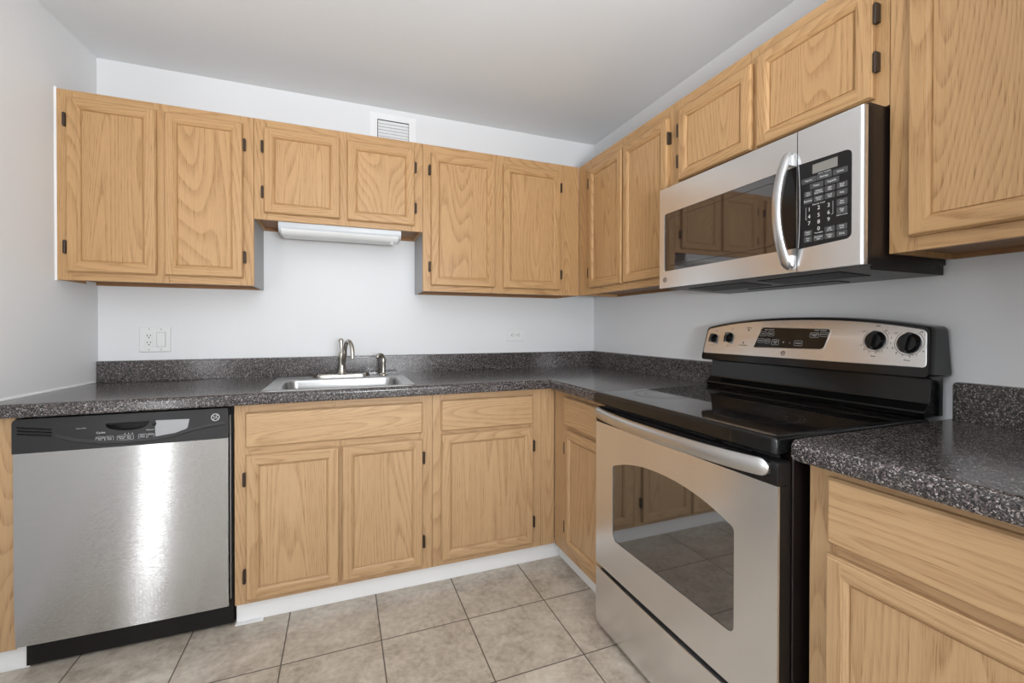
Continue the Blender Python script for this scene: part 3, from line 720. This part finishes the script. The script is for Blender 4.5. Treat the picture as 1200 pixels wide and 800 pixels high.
# ------------------------------------------------------------------ range (local x runs along the right wall toward the camera)
def kitchen_range():
    yc = -1.4715
    c = thing('range', 'freestanding stainless steel electric range with black glass cooktop and arched oven window', 'stove', (0, yc, 0), RW)
    # body
    MB().box(-0.3775, 0.3775, -0.612, -0.03, 0.022, 0.872).build('body', BROWNCASE, c, bevel=0.003)
    for sx in (-0.34, 0.34):
        for sy in (-0.56, -0.08): MB().lathe([(0.018, 0.0), (0.018, 0.012), (0.009, 0.014), (0.009, 0.026)], (sx, sy, 0), 'Z', 12).build('foot', BLACKP, c)
    w = 0.3810; yf = -0.6660
    # oven door
    gl, gr, gb = -0.2700, 0.2620, 0.3900
    top = [(gl+(gr-gl)*k/24, 0) for k in range(25)]
    mid = (gl+gr)/2; hw = (gr-gl)/2
    arch = [(x, 0.7120-0.052*abs((x-mid)/hw)**2.2) for x, _ in top]
    pl = [(gl, gb), (gl, arch[0][1])]+arch[1:-1]+[(gr, arch[-1][1]), (gr, gb)]
    rad = [0.028, 0.020]+[0]*(len(arch)-2)+[0.030, 0.022]
    hole = round_poly(pl, rad, 6)
    b = MB(); outer = [(-w, 0.2560), (w, 0.2560), (w, 0.8045), (-w, 0.8045)]
    plate_hole(b, outer, hole, yf, yf+0.006, 0)
    d = b.build('oven_door', STEEL, c, smooth=30)
    MB().box(-w+0.001, w-0.001, yf+0.0062, -0.6215, 0.2570, 0.8040).build('door_core', BLACKP, d, bevel=0.003)
    b = MB(); b.prism([((x-mid)*0.996+mid, (z-0.55)*0.996+0.55) for x, z in hole], yf+0.0026, yf+0.0061)
    b.build('oven_window', GLASS, d)
    out = round_poly([(-w, 0.8050), (w, 0.8050), (w, 0.8620), (-w, 0.8620)], [0, 0, 0.012, 0.012], 5)
    b = MB(); b.loft([[(x, yf+0.040, z) for x, z in out], [(x, yf+0.004, z) for x, z in out], [(x*0.994, yf, 0.8335+(z-0.8335)*0.93) for x, z in out]], True, True, True)
    b.build('door_top_band', BLACKP, d, smooth=40)
    # louvres along the top of the door
    b = MB()
    for k in range(5):
        x0 = -0.335+0.138*k
        for r in range(3):
            z = 0.8645+0.0045*r
            b.box(x0, x0+(0.112 if k < 4 else 0.085), yf+0.010+0.006*r, yf+0.013+0.006*r, z, z+0.0022)
    b.box(-0.36, 0.36, yf+0.028, yf+0.034, 0.8620, 0.8780)
    b.build('vent_louvre', DWBLACK, d)
    # handle: a flat satin bar bowed outward with rounded ends
    hz = 0.8395; n = 36; path = []; sec = []
    for k in range(n+1):
        t = math.sin(PI/2*(-1+2*k/n)); x = 0.366*t
        path.append((x, -0.7040+0.0300*abs(t)**2.4, hz+0.004*abs(t)**3))
        e = min(1, (1-abs(t))*17); e = math.sqrt(max(0.02, 1-(1-e)**2))
        sec.append((0.0105*e+0.001, 0.0220*e))
    b = MB(); b.tube(path, 0.01, 16, sec=sec)
    for s in (-1, 1): b.box(s*0.350-0.012, s*0.350+0.012, yf-0.012, yf+0.002, hz-0.010, hz+0.014)
    b.build('door_handle', SATIN, d, smooth=50)
    # storage drawer with a curved dark finger gap
    n = 24; f = []; g = []
    for k in range(n+1):
        t = -1+2*k/n; f.append((w*t, 0.2410-0.006*(1-t*t)))
    b = MB(); b.prism([(-w, 0.0250), (w, 0.0250)]+[p for p in reversed(f)], yf, -0.618)
    b.build('storage_drawer', STEEL, c, smooth=30, bevel=0.002)
    MB().box(-w+0.004, w-0.004, -0.640, -0.6145, 0.2300, 0.2556).build('finger_gap', VOID, c)
    # cooktop: glass in a glossy black rim
    cw = 0.3855
    out = rrect(0, -0.3800, cw, 0.3000, 0.012, 5)
    def rg(s, z): return [(x-math.copysign(s, x), y-math.copysign(s, y+0.38), z) for x, y in out]
    b = MB().loft([rg(0.004, 0.8780), rg(0.0, 0.8810), rg(0.0, 0.9100), rg(0.0035, 0.9165), rg(0.012, 0.9190), rg(0.020, 0.9176)], True, True, True)
    t = b.build('cooktop', BLACK, c, smooth=50)
    gi = rrect(0, -0.3800, cw-0.019, 0.2810, 0.008, 4)
    b = MB().loft([[(x, y, 0.9177) for x, y in gi], [(x, y, 0.9181) for x, y in gi]], True, True, True)
    b.build('ceramic_glass', CERAMIC, t)
    for cx, cy, r in ((-0.2330, -0.4750, 0.103), (0.1800, -0.4850, 0.114), (-0.2050, -0.2150, 0.075), (0.1850, -0.2100, 0.090)):
        b = MB()
        for r0, r1 in ((r-0.0030, r), (r*0.62-0.0012, r*0.62+0.0012), (r*0.90-0.001, r*0.90+0.0005)):
            i = len(b.v); k = 48
            for rr in (r0, r1):
                for j in range(k): b.v.append((cx+rr*math.cos(2*PI*j/k), cy+rr*math.sin(2*PI*j/k), 0.91845))
            for j in range(k): b.f.append((i+j, i+(j+1) % k, i+k+(j+1) % k, i+k+j)); b.m.append(0)
        b.build('burner_ring', RINGGREY, t)
    # backguard: riser with a ledge at the bottom, tilted arched control box above
    hr = 0.3835
    prof = [(-0.020, 0.9195), (-0.104, 0.9195), (-0.106, 0.926), (-0.112, 0.931), (-0.112, 0.937), (-0.0900, 0.9540), (-0.084, 0.962), (-0.075, 1.034), (-0.020, 1.034)]
    b = MB().loft([[(-hr, y, z) for y, z in prof], [hr and (hr, y, z) for y, z in prof]], True, True, True)
    b.build('backguard_riser', BLACK, c, smooth=40, bevel=0.002)
    zb, zt_ = 1.0300, 1.2040
    def face_y(z): return -0.1240+(z-zb)/(zt_-zb)*0.0380
    def tilt(x, z, h=0.0):
        return (x, face_y(z)-h*0.977, z+h*0.213*-1*0)
    HWb, HWt = 0.4020, 0.3920
    def outline(ins, zlo, nn=28):
        pts = []
        k = HWb-ins
        pts += [(-k, zlo), (k, zlo)]
        arcp = []
        for j in range(nn+1):
            t = 1-2*j/nn; x = (HWt-ins)*t
            arcp.append((x, zt_-ins*0.9-0.034*abs(t)**2.3))
        pts += arcp
        return round_poly(pts, [0.014, 0.014, 0.018]+[0]*(nn-1)+[0.018], 5)
    o1 = outline(0.0, zb); o2 = outline(0.004, zb+0.003)
    b = MB().loft([[(x, -0.0200, z) for x, z in o1], [(x, face_y(z)+0.022, z) for x, z in o1], [(x, face_y(z)+0.006, z) for x, z in o1], [(x, face_y(z), z) for x, z in o2]], True, True, True)
    bg = b.build('control_box', BLACK, c, smooth=40)
    o3 = outline(0.0100, zb+0.0280); o4 = outline(0.0115, zb+0.0295)
    b = MB().loft([[tilt(x, z, -0.002) for x, z in o3], [tilt(x, z, 0.0012) for x, z in o3], [tilt(x, z, 0.0020) for x, z in o4]], True, True, True)
    b.build('control_fascia', STEEL, bg, smooth=25)
    def tf(h): return lambda x, z: tilt(x, z, h)
    # black display window with pale rim
    dp = round_poly([(-0.1450, 1.0920), (0.1150, 1.0960), (0.1300, 1.1620), (-0.1200, 1.1680)], [0.006, 0.014, 0.012, 0.012], 5)
    cx0 = sum(p[0] for p in dp)/len(dp); cz0 = sum(p[1] for p in dp)/len(dp)
    big = [((x-cx0)*1.02+cx0, (z-cz0)*1.06+cz0) for x, z in dp]
    MB().loft([[tilt(x, z, 0.0015) for x, z in big], [tilt(x, z, 0.0030) for x, z in big], [tilt(x, z, 0.0030) for x, z in dp]], True, True, False).build('display_rim', SATIN, bg, smooth=30)
    MB().loft([[tilt(x, z, 0.0016) for x, z in dp], [tilt(x, z, 0.0034) for x, z in dp]], True, True, True).build('display_window', BLACK, bg, smooth=30)
    b = MB(); T = lambda x, z, h=0.0: tilt(x, z, 0.0036+h)
    for s, x, z, sz in (('Oven Control', -0.090, 1.1595, 0.0068), ('Timer Control', 0.098, 1.1580, 0.0068), ('BAKE', -0.112, 1.1440, 0.0060), ('BROIL', -0.080, 1.1440, 0.0060), ('CLEAN', -0.118, 1.1180, 0.0056),
                        ('START', -0.090, 1.1170, 0.0060), ('CLEAR\nOFF', -0.058, 1.1140, 0.0070), ('+', -0.026, 1.1140, 0.0140), ('-', -0.002, 1.1140, 0.0150), ('CLOCK', 0.028, 1.1130, 0.0062), ('KITCHEN\nTIMER', 0.080, 1.1420, 0.0058), ('ON OFF', 0.112, 1.1450, 0.0055)):
        b = MB(); add_text(b, s, sz, x, 0, z, 0, T); b.build('display_lettering', LEGEND, bg, fix=False)
    b = MB()
    for x, z, hw_, hh in ((-0.112, 1.144, 0.013, 0.008), (-0.080, 1.144, 0.013, 0.008), (-0.118, 1.118, 0.013, 0.008), (-0.090, 1.117, 0.011, 0.008), (-0.058, 1.114, 0.014, 0.010),
                          (0.028, 1.113, 0.015, 0.009), (0.080, 1.142, 0.015, 0.0085), (0.112, 1.145, 0.013, 0.0075)):
        o_ = rrect(x, z, hw_, hh, 0.004, 4); i_ = rrect(x, z, hw_-0.0009, hh-0.0009, 0.0034, 4)
        b = MB(); b.loft([[tilt(p, q, 0.0038) for p, q in o_], [tilt(p, q, 0.0038) for p, q in i_]]); b.build('key_outline', LEGEND, bg, fix=False)
    # printed dials and the knobs
    def knob(x, z, r):
        rings = []; n = 28
        for rr, h in ((r*1.04, 0.0), (r*1.04, 0.004), (r*0.96, 0.0065), (r*0.86, 0.010), (r*0.78, 0.013)):
            rings.append([tilt(x+rr*math.cos(2*PI*j/n), z+rr*math.sin(2*PI*j/n), 0.0022+h) for j in range(n)])
        b = MB().loft(rings, True, True, True)
        a = math.radians(84)
        ux, uz = math.cos(a), math.sin(a); vx, vz = -uz, ux
        def q(s, t, h): return tilt(x+ux*s+vx*t, z+uz*s+vz*t, 0.0022+h)
        b.loft([[q(-r*0.95, -r*0.24, 0.008), q(r*1.10, -r*0.22, 0.008), q(r*1.10, r*0.22, 0.008), q(-r*0.95, r*0.24, 0.008)],
                [q(-r*0.88, -r*0.15, 0.024), q(r*1.00, -r*0.14, 0.024), q(r*1.00, r*0.14, 0.024), q(-r*0.88, r*0.15, 0.024)]], True, True, True)
        k = b.build('control_knob', BLACK, bg, smooth=40)
        p = MB()
        if r > 0.02:
            ring_poly(p, x, z, r*1.22, r*1.26, 0, 44, 0, math.radians(70-360+55), math.radians(60), f=tf(0.00225))
            for j in range(9):
                a = math.radians(205+j*24)
                add_text(p, str(9-j), 0.0075, x+r*1.52*math.cos(a), 0, z+r*1.40*math.sin(a), 0, lambda u, v, h: tilt(u, v, 0.00205+h))
            for s, dx, dz in (('OFF', 0.10, 1.62), ('HI', 0.92, 1.12), ('LO', -1.25, 1.0), ('Rear' if x < 0.3 else 'Front', 0.0, -1.75)):
                add_text(p, s, 0.0068, x+dx*r, 0, z+dz*r, 0, lambda u, v, h: tilt(u, v, 0.00205+h))
        else:
            for s, dx, dz in (('OFF', 0.6, 1.75),):
                add_text(p, s, 0.0058, x+dx*r, 0, z+dz*r, 0, lambda u, v, h: tilt(u, v, 0.00205+h))
            i = MB(); ring_poly(i, x, z-r*1.75, 0.003, 0.0038, 0, 14, 0, f=tf(0.00225)); i.build('burner_symbol', INK, bg)
        p.build('dial_print', INK, bg, fix=False)
    for x, z, r in ((-0.3450, 1.1230, 0.0180), (-0.2670, 1.1270, 0.0195), (0.2620, 1.1290, 0.0265), (0.3460, 1.1240, 0.0275)): knob(x, z, r)
    for x, z, s in ((-0.1790, 1.1570, 'SURFACE'), (-0.1950, 1.1070, 'HOT SURFACE')):
        i = MB(); ring_poly(i, x, z, 0.0, 0.0034, 0, 14, 0, f=tf(0.0023)); i.build('indicator_light', BLACK, bg)
        p = MB(); add_text(p, s, 0.0055, x, 0, z+(0.009 if s == 'SURFACE' else -0.009), 0, lambda u, v, h: tilt(u, v, 0.00205+h)); p.build('dial_print', INK, bg, fix=False)
    badge(bg, -0.0230, 0, 1.0760, 0.0085, INK, lambda a, q, h=0.0: tilt(a, q, 0.0024+h))
kitchen_range()

# ------------------------------------------------------------------ over-the-range microwave
def microwave():
    yc = -1.4855
    c = thing('microwave', 'stainless steel over-the-range microwave hung under the short upper cabinet on the right wall', 'microwave', (0, yc, 0), RW)
    c.location.z = 1.3140
    Z = lambda z: z-1.3140
    w = 0.3745; yf = -0.3804
    b = MB()
    b.box(-0.366, 0.3655, -0.3440, -0.0015, Z(1.3420), Z(1.7380))
    b.build('case', BROWNCASE, c, bevel=0.002)
    # sloping underside tray with grease filters, lamp lens and a lip
    prof = [(-0.3440, Z(1.3415)), (-0.3500, Z(1.3300)), (-0.3350, Z(1.3245)), (-0.1800, Z(1.3190)), (-0.0200, Z(1.3140)), (-0.0150, Z(1.3415))]
    b = MB().loft([[(-0.363, y, z) for y, z in prof], [(0.3655, y, z) for y, z in prof]], True, True, True)
    u = b.build('underside_tray', UNDERGREY, c, smooth=20)
    def under(name, x0, x1, y0, y1, m, h=0.003, ribs=0):
        def zz(y): return Z(1.3245)+(y+0.335)/(0.315)*(Z(1.3140)-Z(1.3245))
        b = MB(); n = ribs or 1
        for k in range(n):
            a = y0+(y1-y0)*k/n; e = y0+(y1-y0)*(k+(0.55 if ribs else 1.0))/n
            b.loft([[(x0, a, zz(a)), (x1, a, zz(a)), (x1, e, zz(e)), (x0, e, zz(e))], [(x0, a, zz(a)-h), (x1, a, zz(a)-h), (x1, e, zz(e)-h), (x0, e, zz(e)-h)]], True, True, True)
        b.build(name, m, u)
    under('grease_filter', -0.300, -0.040, -0.300, -0.160, BLACKP, 0.003, 9)
    under('grease_filter', 0.010, 0.270, -0.300, -0.160, BLACKP, 0.003, 9)
    under('lamp_lens', -0.180, 0.150, -0.120, -0.060, BLACKP, 0.003)
    b = MB().box(0.3640, 0.3665, -0.335, -0.018, Z(1.3140), Z(1.3420)); b.box(0.3620, 0.3675, -0.335, -0.150, Z(1.3205), Z(1.3235))
    b.build('side_rail', BLACKP, u)
    b = MB(); ring_poly(b, -0.045, Z(1.3290), 0.0070, 0.0085, 0, 18, 0, f=lambda a, q: (0.3668, a, q)); b.build('mounting_clip', BLACK, u)
    # door
    zl, zh = Z(1.3260), Z(1.7230)
    gl = round_poly([(-0.3480, Z(1.3915)), (0.2010, Z(1.3930)), (0.2010, Z(1.6260)), (-0.3480, Z(1.6200))], [0.014, 0, 0, 0.014], 6)
    b = MB(); plate_hole(b, [(-w, zl), (0.2020, zl), (0.2020, zh), (-w, zh)], gl, yf, yf+0.006, 0)
    d = b.build('door', STEEL, c, smooth=25)
    MB().box(-w+0.001, 0.2010, yf+0.0062, -0.3455, zl+0.001, zh-0.001).build('door_core', BLACKP, d)
    MB().prism([(x, z) for x, z in gl], yf+0.0022, yf+0.0061).build('door_glass', MWGLASS, d)
    # bowed black border of the glass at the handle side
    n = 16; L = []; Rr = []
    for k in range(n+1):
        t = -1+2*k/n; z = Z(1.5095)+0.115*t
        L.append((0.1560+0.020*(abs(t)**2), z)); Rr.append((0.2005, z))
    MB().prism(L+Rr[::-1], yf+0.0006, yf+0.0021).build('glass_border', BLACK, d)
    win = round_poly([(-0.3250, Z(1.4120)), (0.1350, Z(1.4120)), (0.1350, Z(1.6030)), (-0.3250, Z(1.6000))], [0.004, 0.02, 0.02, 0.004], 4)
    wi2 = [((x+0.095)*0.993-0.095, (z-Z(1.507))*0.985+Z(1.507)) for x, z in win]
    MB().loft([[(x, yf+0.00215, z) for x, z in win], [(x, yf+0.00205, z) for x, z in wi2]]).build('screen_edge', BLACKP, d)
    # handle: bowed bar with forked ends
    hx = 0.1830; n = 26; path = []; sec = []
    for k in range(n+1):
        t = -1+2*k/n
        path.append((hx-0.004*(1-t*t), yf-0.008-0.0440*(1-abs(t)**2.0), Z(1.5030)+0.1690*t))
        e = min(1, (1-abs(t))*12); e = math.sqrt(max(0.06, 1-(1-e)**2))
        sec.append((0.0150*e, 0.0085*e))
    b = MB(); b.tube(path, 0.01, 14, sec=sec)
    b.build('handle', SATIN, d, smooth=50)
    for s in (-1, 1):
        zc = Z(1.5030)+s*0.142
        b = MB().loft([[(hx-0.009, yf+0.001, zc+s*0.020), (hx+0.009, yf+0.001, zc+s*0.020), (hx+0.009, yf+0.001, zc-s*0.014), (hx-0.009, yf+0.001, zc-s*0.014)],
                       [(hx-0.006, yf-0.016, zc+s*0.006), (hx+0.006, yf-0.016, zc+s*0.006), (hx+0.006, yf-0.019, zc-s*0.012), (hx-0.006, yf-0.019, zc-s*0.012)]], True, True, True)
        b.build('handle_mount', SATIN, d)
    badge(d, -0.3430, yf-0.0002, Z(1.3580), 0.0095, INK)
    # control side, wrapped around the right end
    prof = [(0.2045, yf), (w-0.010, yf), (w-0.004, yf+0.002), (w-0.0008, yf+0.007), (w, yf+0.015), (0.2045, yf+0.015)]
    b = MB().loft([[(x, y, zl) for x, y in prof], [(x, y, zh) for x, y in prof]], True, True, True)
    cs = b.build('control_side', STEEL, c, smooth=60)
    MB().box(0.2045, w-0.0012, yf+0.0152, -0.3445, zl+0.0005, zh-0.0005).build('side_core', BLACKP, cs)
    kp = round_poly([(0.2065, Z(1.3890)), (0.3460, Z(1.3960)), (0.3460, Z(1.6230)), (0.2065, Z(1.6270))], [0, 0.016, 0.016, 0], 6)
    p = MB().prism(kp, yf-0.0012, yf-0.0001).build('control_panel', BLACKP, c, smooth=25)
    b = MB(); n = 14
    b.loft([[(0.2075+0.004*(1-(-1+2*k/n)**2), yf-0.0016, Z(1.3915)+0.2330*k/n) for k in range(n+1)], [(0.2090+0.004*(1-(-1+2*k/n)**2), yf-0.0016, Z(1.3915)+0.2330*k/n) for k in range(n+1)]], False)
    b.build('panel_highlight_line', LEGEND, p)
    MB().box(0.2475, 0.3125, yf-0.0018, yf-0.0011, Z(1.5890), Z(1.6140)).build('display', LCD, p)
    rows = [(1.5745, ((0.2370, 0.040, 'Popcorn'), (0.2785, 0.040, 'Beverage'), (0.3195, 0.036, 'Reheat'))), (1.5555, ((0.2585, 0.036, 'Potato'), (0.2985, 0.036, 'Vegetable'))),
            (1.5370, ((0.2355, 0.022, 'Time\nCook'), (0.2645, 0.026, 'Defrost\nAuto/Time'), (0.2935, 0.026, 'Add\nTime'), (0.3240, 0.026, 'Snack\nPizza'))),
            (1.5180, ((0.2355, 0.024, 'Reminder'), (0.2645, 0.026, 'Express\nCook'), (0.2935, 0.026, 'Cook\nTime'), (0.3240, 0.026, 'Help'))),
            (1.4930, ((0.3240, 0.026, 'Start\nPause'),)), (1.4720, ((0.3240, 0.026, 'Clear\nOff'),)),
            (1.4290, ((0.2355, 0.022, 'Power\nLevel'), (0.2935, 0.026, 'Add\n30 Sec'), (0.3240, 0.026, 'Delay\nStart'))),
            (1.4115, ((0.2355, 0.022, 'Vent\nFan'), (0.2645, 0.026, 'Auto Nite\nLight'), (0.2935, 0.026, 'Surface\nLight'), (0.3240, 0.026, 'Clock')))]
    for z, ks in rows:
        for x, bw, s in ks:
            hh = 0.0074 if z not in (1.4930, 1.4720) else 0.0088
            MB().prism(rrect(x, Z(z), bw/2, hh, 0.002, 3), yf-0.0019, yf-0.0011).build('button', KEYGREY, p)
            t = MB(); add_text(t, s, 0.0072 if '\n' not in s else 0.0064, x, yf-0.0019, Z(z), 0, squeeze=0.80)
            t.build('button_lettering', LEGEND, p, fix=False)
    for s, x, z in (('1', 0.2385, 1.4935), ('2', 0.2645, 1.4930), ('3', 0.2905, 1.4930), ('4', 0.2385, 1.4735), ('5', 0.2645, 1.4730), ('6', 0.2905, 1.4735),
                    ('7', 0.2385, 1.4555), ('8', 0.2645, 1.4545), ('9', 0.2905, 1.4550), ('0', 0.2645, 1.4360)):
        t = MB(); add_text(t, s, 0.0150, x, yf-0.0012, Z(z)); t.build('number_key', LEGEND, p, fix=False)
    t = MB(); add_text(t, 'Express Cook', 0.0060, 0.2645, yf-0.0012, Z(1.5045), 0); add_text(t, 'Turntable', 0.0058, 0.2645, yf-0.0012, Z(1.4255), 0); add_text(t, 'Sensor Cooking', 0.0052, 0.279, yf-0.0012, Z(1.5850), 0)
    add_text(t, 'Hold 3 sec to lock', 0.0046, 0.324, yf-0.0012, Z(1.4600), 0, squeeze=0.8)
    for x, s in ((0.2290, 1), (0.3010, -1)):
        t.box(x, x+0.0006, yf-0.0014, yf-0.0011, Z(1.4670), Z(1.5010)); t.box(min(x, x+s*0.004), max(x, x+s*0.004), yf-0.0014, yf-0.0011, Z(1.4670), Z(1.4676))
    t.build('panel_lettering', LEGEND, p, fix=False)
microwave()

# ------------------------------------------------------------------ small wall things
def light_fixture():
    c = thing('under_cabinet_light', 'white strip light fixture mounted under the short cabinet over the sink', 'light', (-1.5850, -0.17, 1.6735))
    x0, x1 = -0.2800, 0.2810
    P = [(0.055, -0.0005), (-0.085, -0.0005), (-0.088, -0.006), (-0.087, -0.030), (-0.082, -0.046), (-0.070, -0.056), (-0.060, -0.058), (0.030, -0.0600), (0.050, -0.055), (0.055, -0.045)]
    MB().loft([[(x0, y, z) for y, z in P], [(x1, y, z) for y, z in P]], True, True, True).build('housing', WHITEENAMEL, c, smooth=50, bevel=0.0015)
    Q = [(-0.089, -0.044), (-0.085, -0.054), (-0.070, -0.066), (-0.055, -0.070), (0.020, -0.070), (0.030, -0.061), (-0.060, -0.0595), (-0.072, -0.057), (-0.083, -0.047)]
    MB().loft([[(x0+0.012, y, z) for y, z in Q], [(x1-0.014, y, z) for y, z in Q]], True, True, True).build('diffuser', WHITEPL, c, smooth=50)
    b = MB(); b.lathe([(0.004, 0.0), (0.004, 0.006)], (x1-0.045, -0.066, -0.0760), 'Z', 10)
    n = 16; b2 = [(x1-0.045+0.008*math.cos(2*PI*k/n), -0.070, -0.079+0.006*math.sin(2*PI*k/n)) for k in range(n+1)]
    b.tube(b2, 0.0014, 6); b.build('pull_switch', WHITEPL, c)
light_fixture()
def vent():
    c = thing('air_vent', 'white louvred air vent high on the back wall above the short cabinet', 'vent', (-1.3165, 0, 2.2000))
    Z = lambda z: z-2.2
    b = MB()
    plate_hole(b, [(-0.1270, Z(2.150)), (0.1270, Z(2.150)), (0.1270, Z(2.3640)), (-0.1270, Z(2.3640))], [(-0.0860, Z(2.190)), (0.0870, Z(2.190)), (0.0870, Z(2.3300)), (-0.0860, Z(2.3300))], -0.005, -0.0008)
    b.build('frame', WHITEPAINT, c)
    MB().box(-0.0860, 0.0870, -0.0018, -0.0008, Z(2.190), Z(2.330)).build('duct_opening', VOID, c)
    for k in range(7):
        z = Z(2.3145)-0.0175*k
        MB().loft([[(-0.0825, -0.0022, z+0.0095), (0.0840, -0.0022, z+0.0095), (0.0840, -0.0100, z-0.009), (-0.0825, -0.0100, z-0.009)],
                   [(-0.0825, -0.0035, z+0.0100), (0.0840, -0.0035, z+0.0100), (0.0840, -0.0112, z-0.0085), (-0.0825, -0.0112, z-0.0085)]], True, True, True).build('slat', WHITEPAINT, c)
vent()
def socket_holes(parent, cx, cz, rot):
    b = MB()
    def q(x, z): return (cx+x, cz+z) if not rot else (cx+z, cz-x)
    for hx, hz, w_, h_ in ((-0.0064, 0.003, 0.0012, 0.0042), (0.0064, 0.003, 0.0012, 0.0036)):
        p, r = q(hx, hz); W_, H_ = (w_, h_) if not rot else (h_, w_)
        b.box(p-W_, p+W_, -0.0086, -0.0078, r-H_, r+H_)
    p, r = q(0, -0.0075); b.lathe([(0.0028, 0.0078), (0.0028, 0.0086)], (p, 0, r), 'Y', 12)
    b.build('socket_hole', SLOT, parent)
def switch_plate():
    c = thing('switch_plate', 'white double wall plate with one outlet pair and a rocker switch, left', 'outlet', (-2.4155, 0, 1.1080))
    c['label'] = 'white double wall plate with outlet and rocker switch, left end of the back wall'
    o = rrect(0, 0, 0.0610, 0.0595, 0.004, 4)
    MB().loft([[(x, -0.0008, z) for x, z in o], [(x, -0.0035, z) for x, z in o], [(x*0.96, -0.0062, z*0.96) for x, z in o]], True, True, True).build('cover_plate', WHITEPL, c)
    r = MB().prism(rrect(-0.0230, 0, 0.0165, 0.0335, 0.003, 3), -0.0078, -0.0060).build('receptacle', WHITEPL, c, bevel=0.0006)
    for z in (0.0165, -0.0165): socket_holes(r, -0.0230, z, False)
    b = MB().loft([[(x, -0.0062, z) for x, z in rrect(0.0240, 0, 0.0165, 0.0335, 0.002, 3)], [(x, -0.0100 if z > 0 else -0.0070, z) for x, z in rrect(0.0240, 0, 0.0158, 0.0328, 0.002, 3)]], True, True, True)
    b.build('rocker_switch', WHITEPL, c)
    b = MB(); plate_hole(b, rrect(0.0240, 0, 0.0180, 0.0350, 0.002, 3), rrect(0.0240, 0, 0.0166, 0.0336, 0.002, 3), -0.0066, -0.0060); b.build('switch_gap', LAMGREY, c)
    for x in (-0.0230, 0.0240):
        for z in (0.0485, -0.0485): MB().lathe([(0.0032, 0.0055), (0.0028, 0.0068)], (x, 0, z), 'Y', 10).build('screw', LAMGREY, c)
switch_plate()
def outlet():
    c = thing('power_outlet', 'white sideways outlet on the back wall, left of the inside corner', 'outlet', (-0.5720, 0, 1.1200))
    o = rrect(0, 0, 0.0590, 0.0370, 0.004, 4)
    MB().loft([[(x, -0.0008, z) for x, z in o], [(x, -0.0035, z) for x, z in o], [(x*0.96, -0.0060, z*0.94) for x, z in o]], True, True, True).build('cover_plate', WHITEPL, c)
    for x in (-0.0195, 0.0195):
        r = MB().prism(rrect(x, 0, 0.0145, 0.0165, 0.008, 5), -0.0078, -0.0058).build('receptacle', WHITEPL, c)
        socket_holes(r, x, 0, True)
    MB().lathe([(0.0030, 0.0055), (0.0026, 0.0068)], (0, 0, 0), 'Y', 10).build('screw', LAMGREY, c)
outlet()
def ceiling_lamp():
    c = thing('ceiling_lamp', 'flush round ceiling lamp behind the viewpoint', 'lamp', (-1.25, -3.05, H))
    MB().lathe([(0.17, -0.001), (0.17, -0.02), (0.15, -0.025)], (0, 0, 0), 'Z', 28).build('base', WHITEENAMEL, c)
    MB().lathe([(0.15, -0.026), (0.14, -0.05), (0.10, -0.075), (0.04, -0.088), (0.004, -0.09)], (0, 0, 0), 'Z', 28).build('lamp_shade', WHITEPL, c)
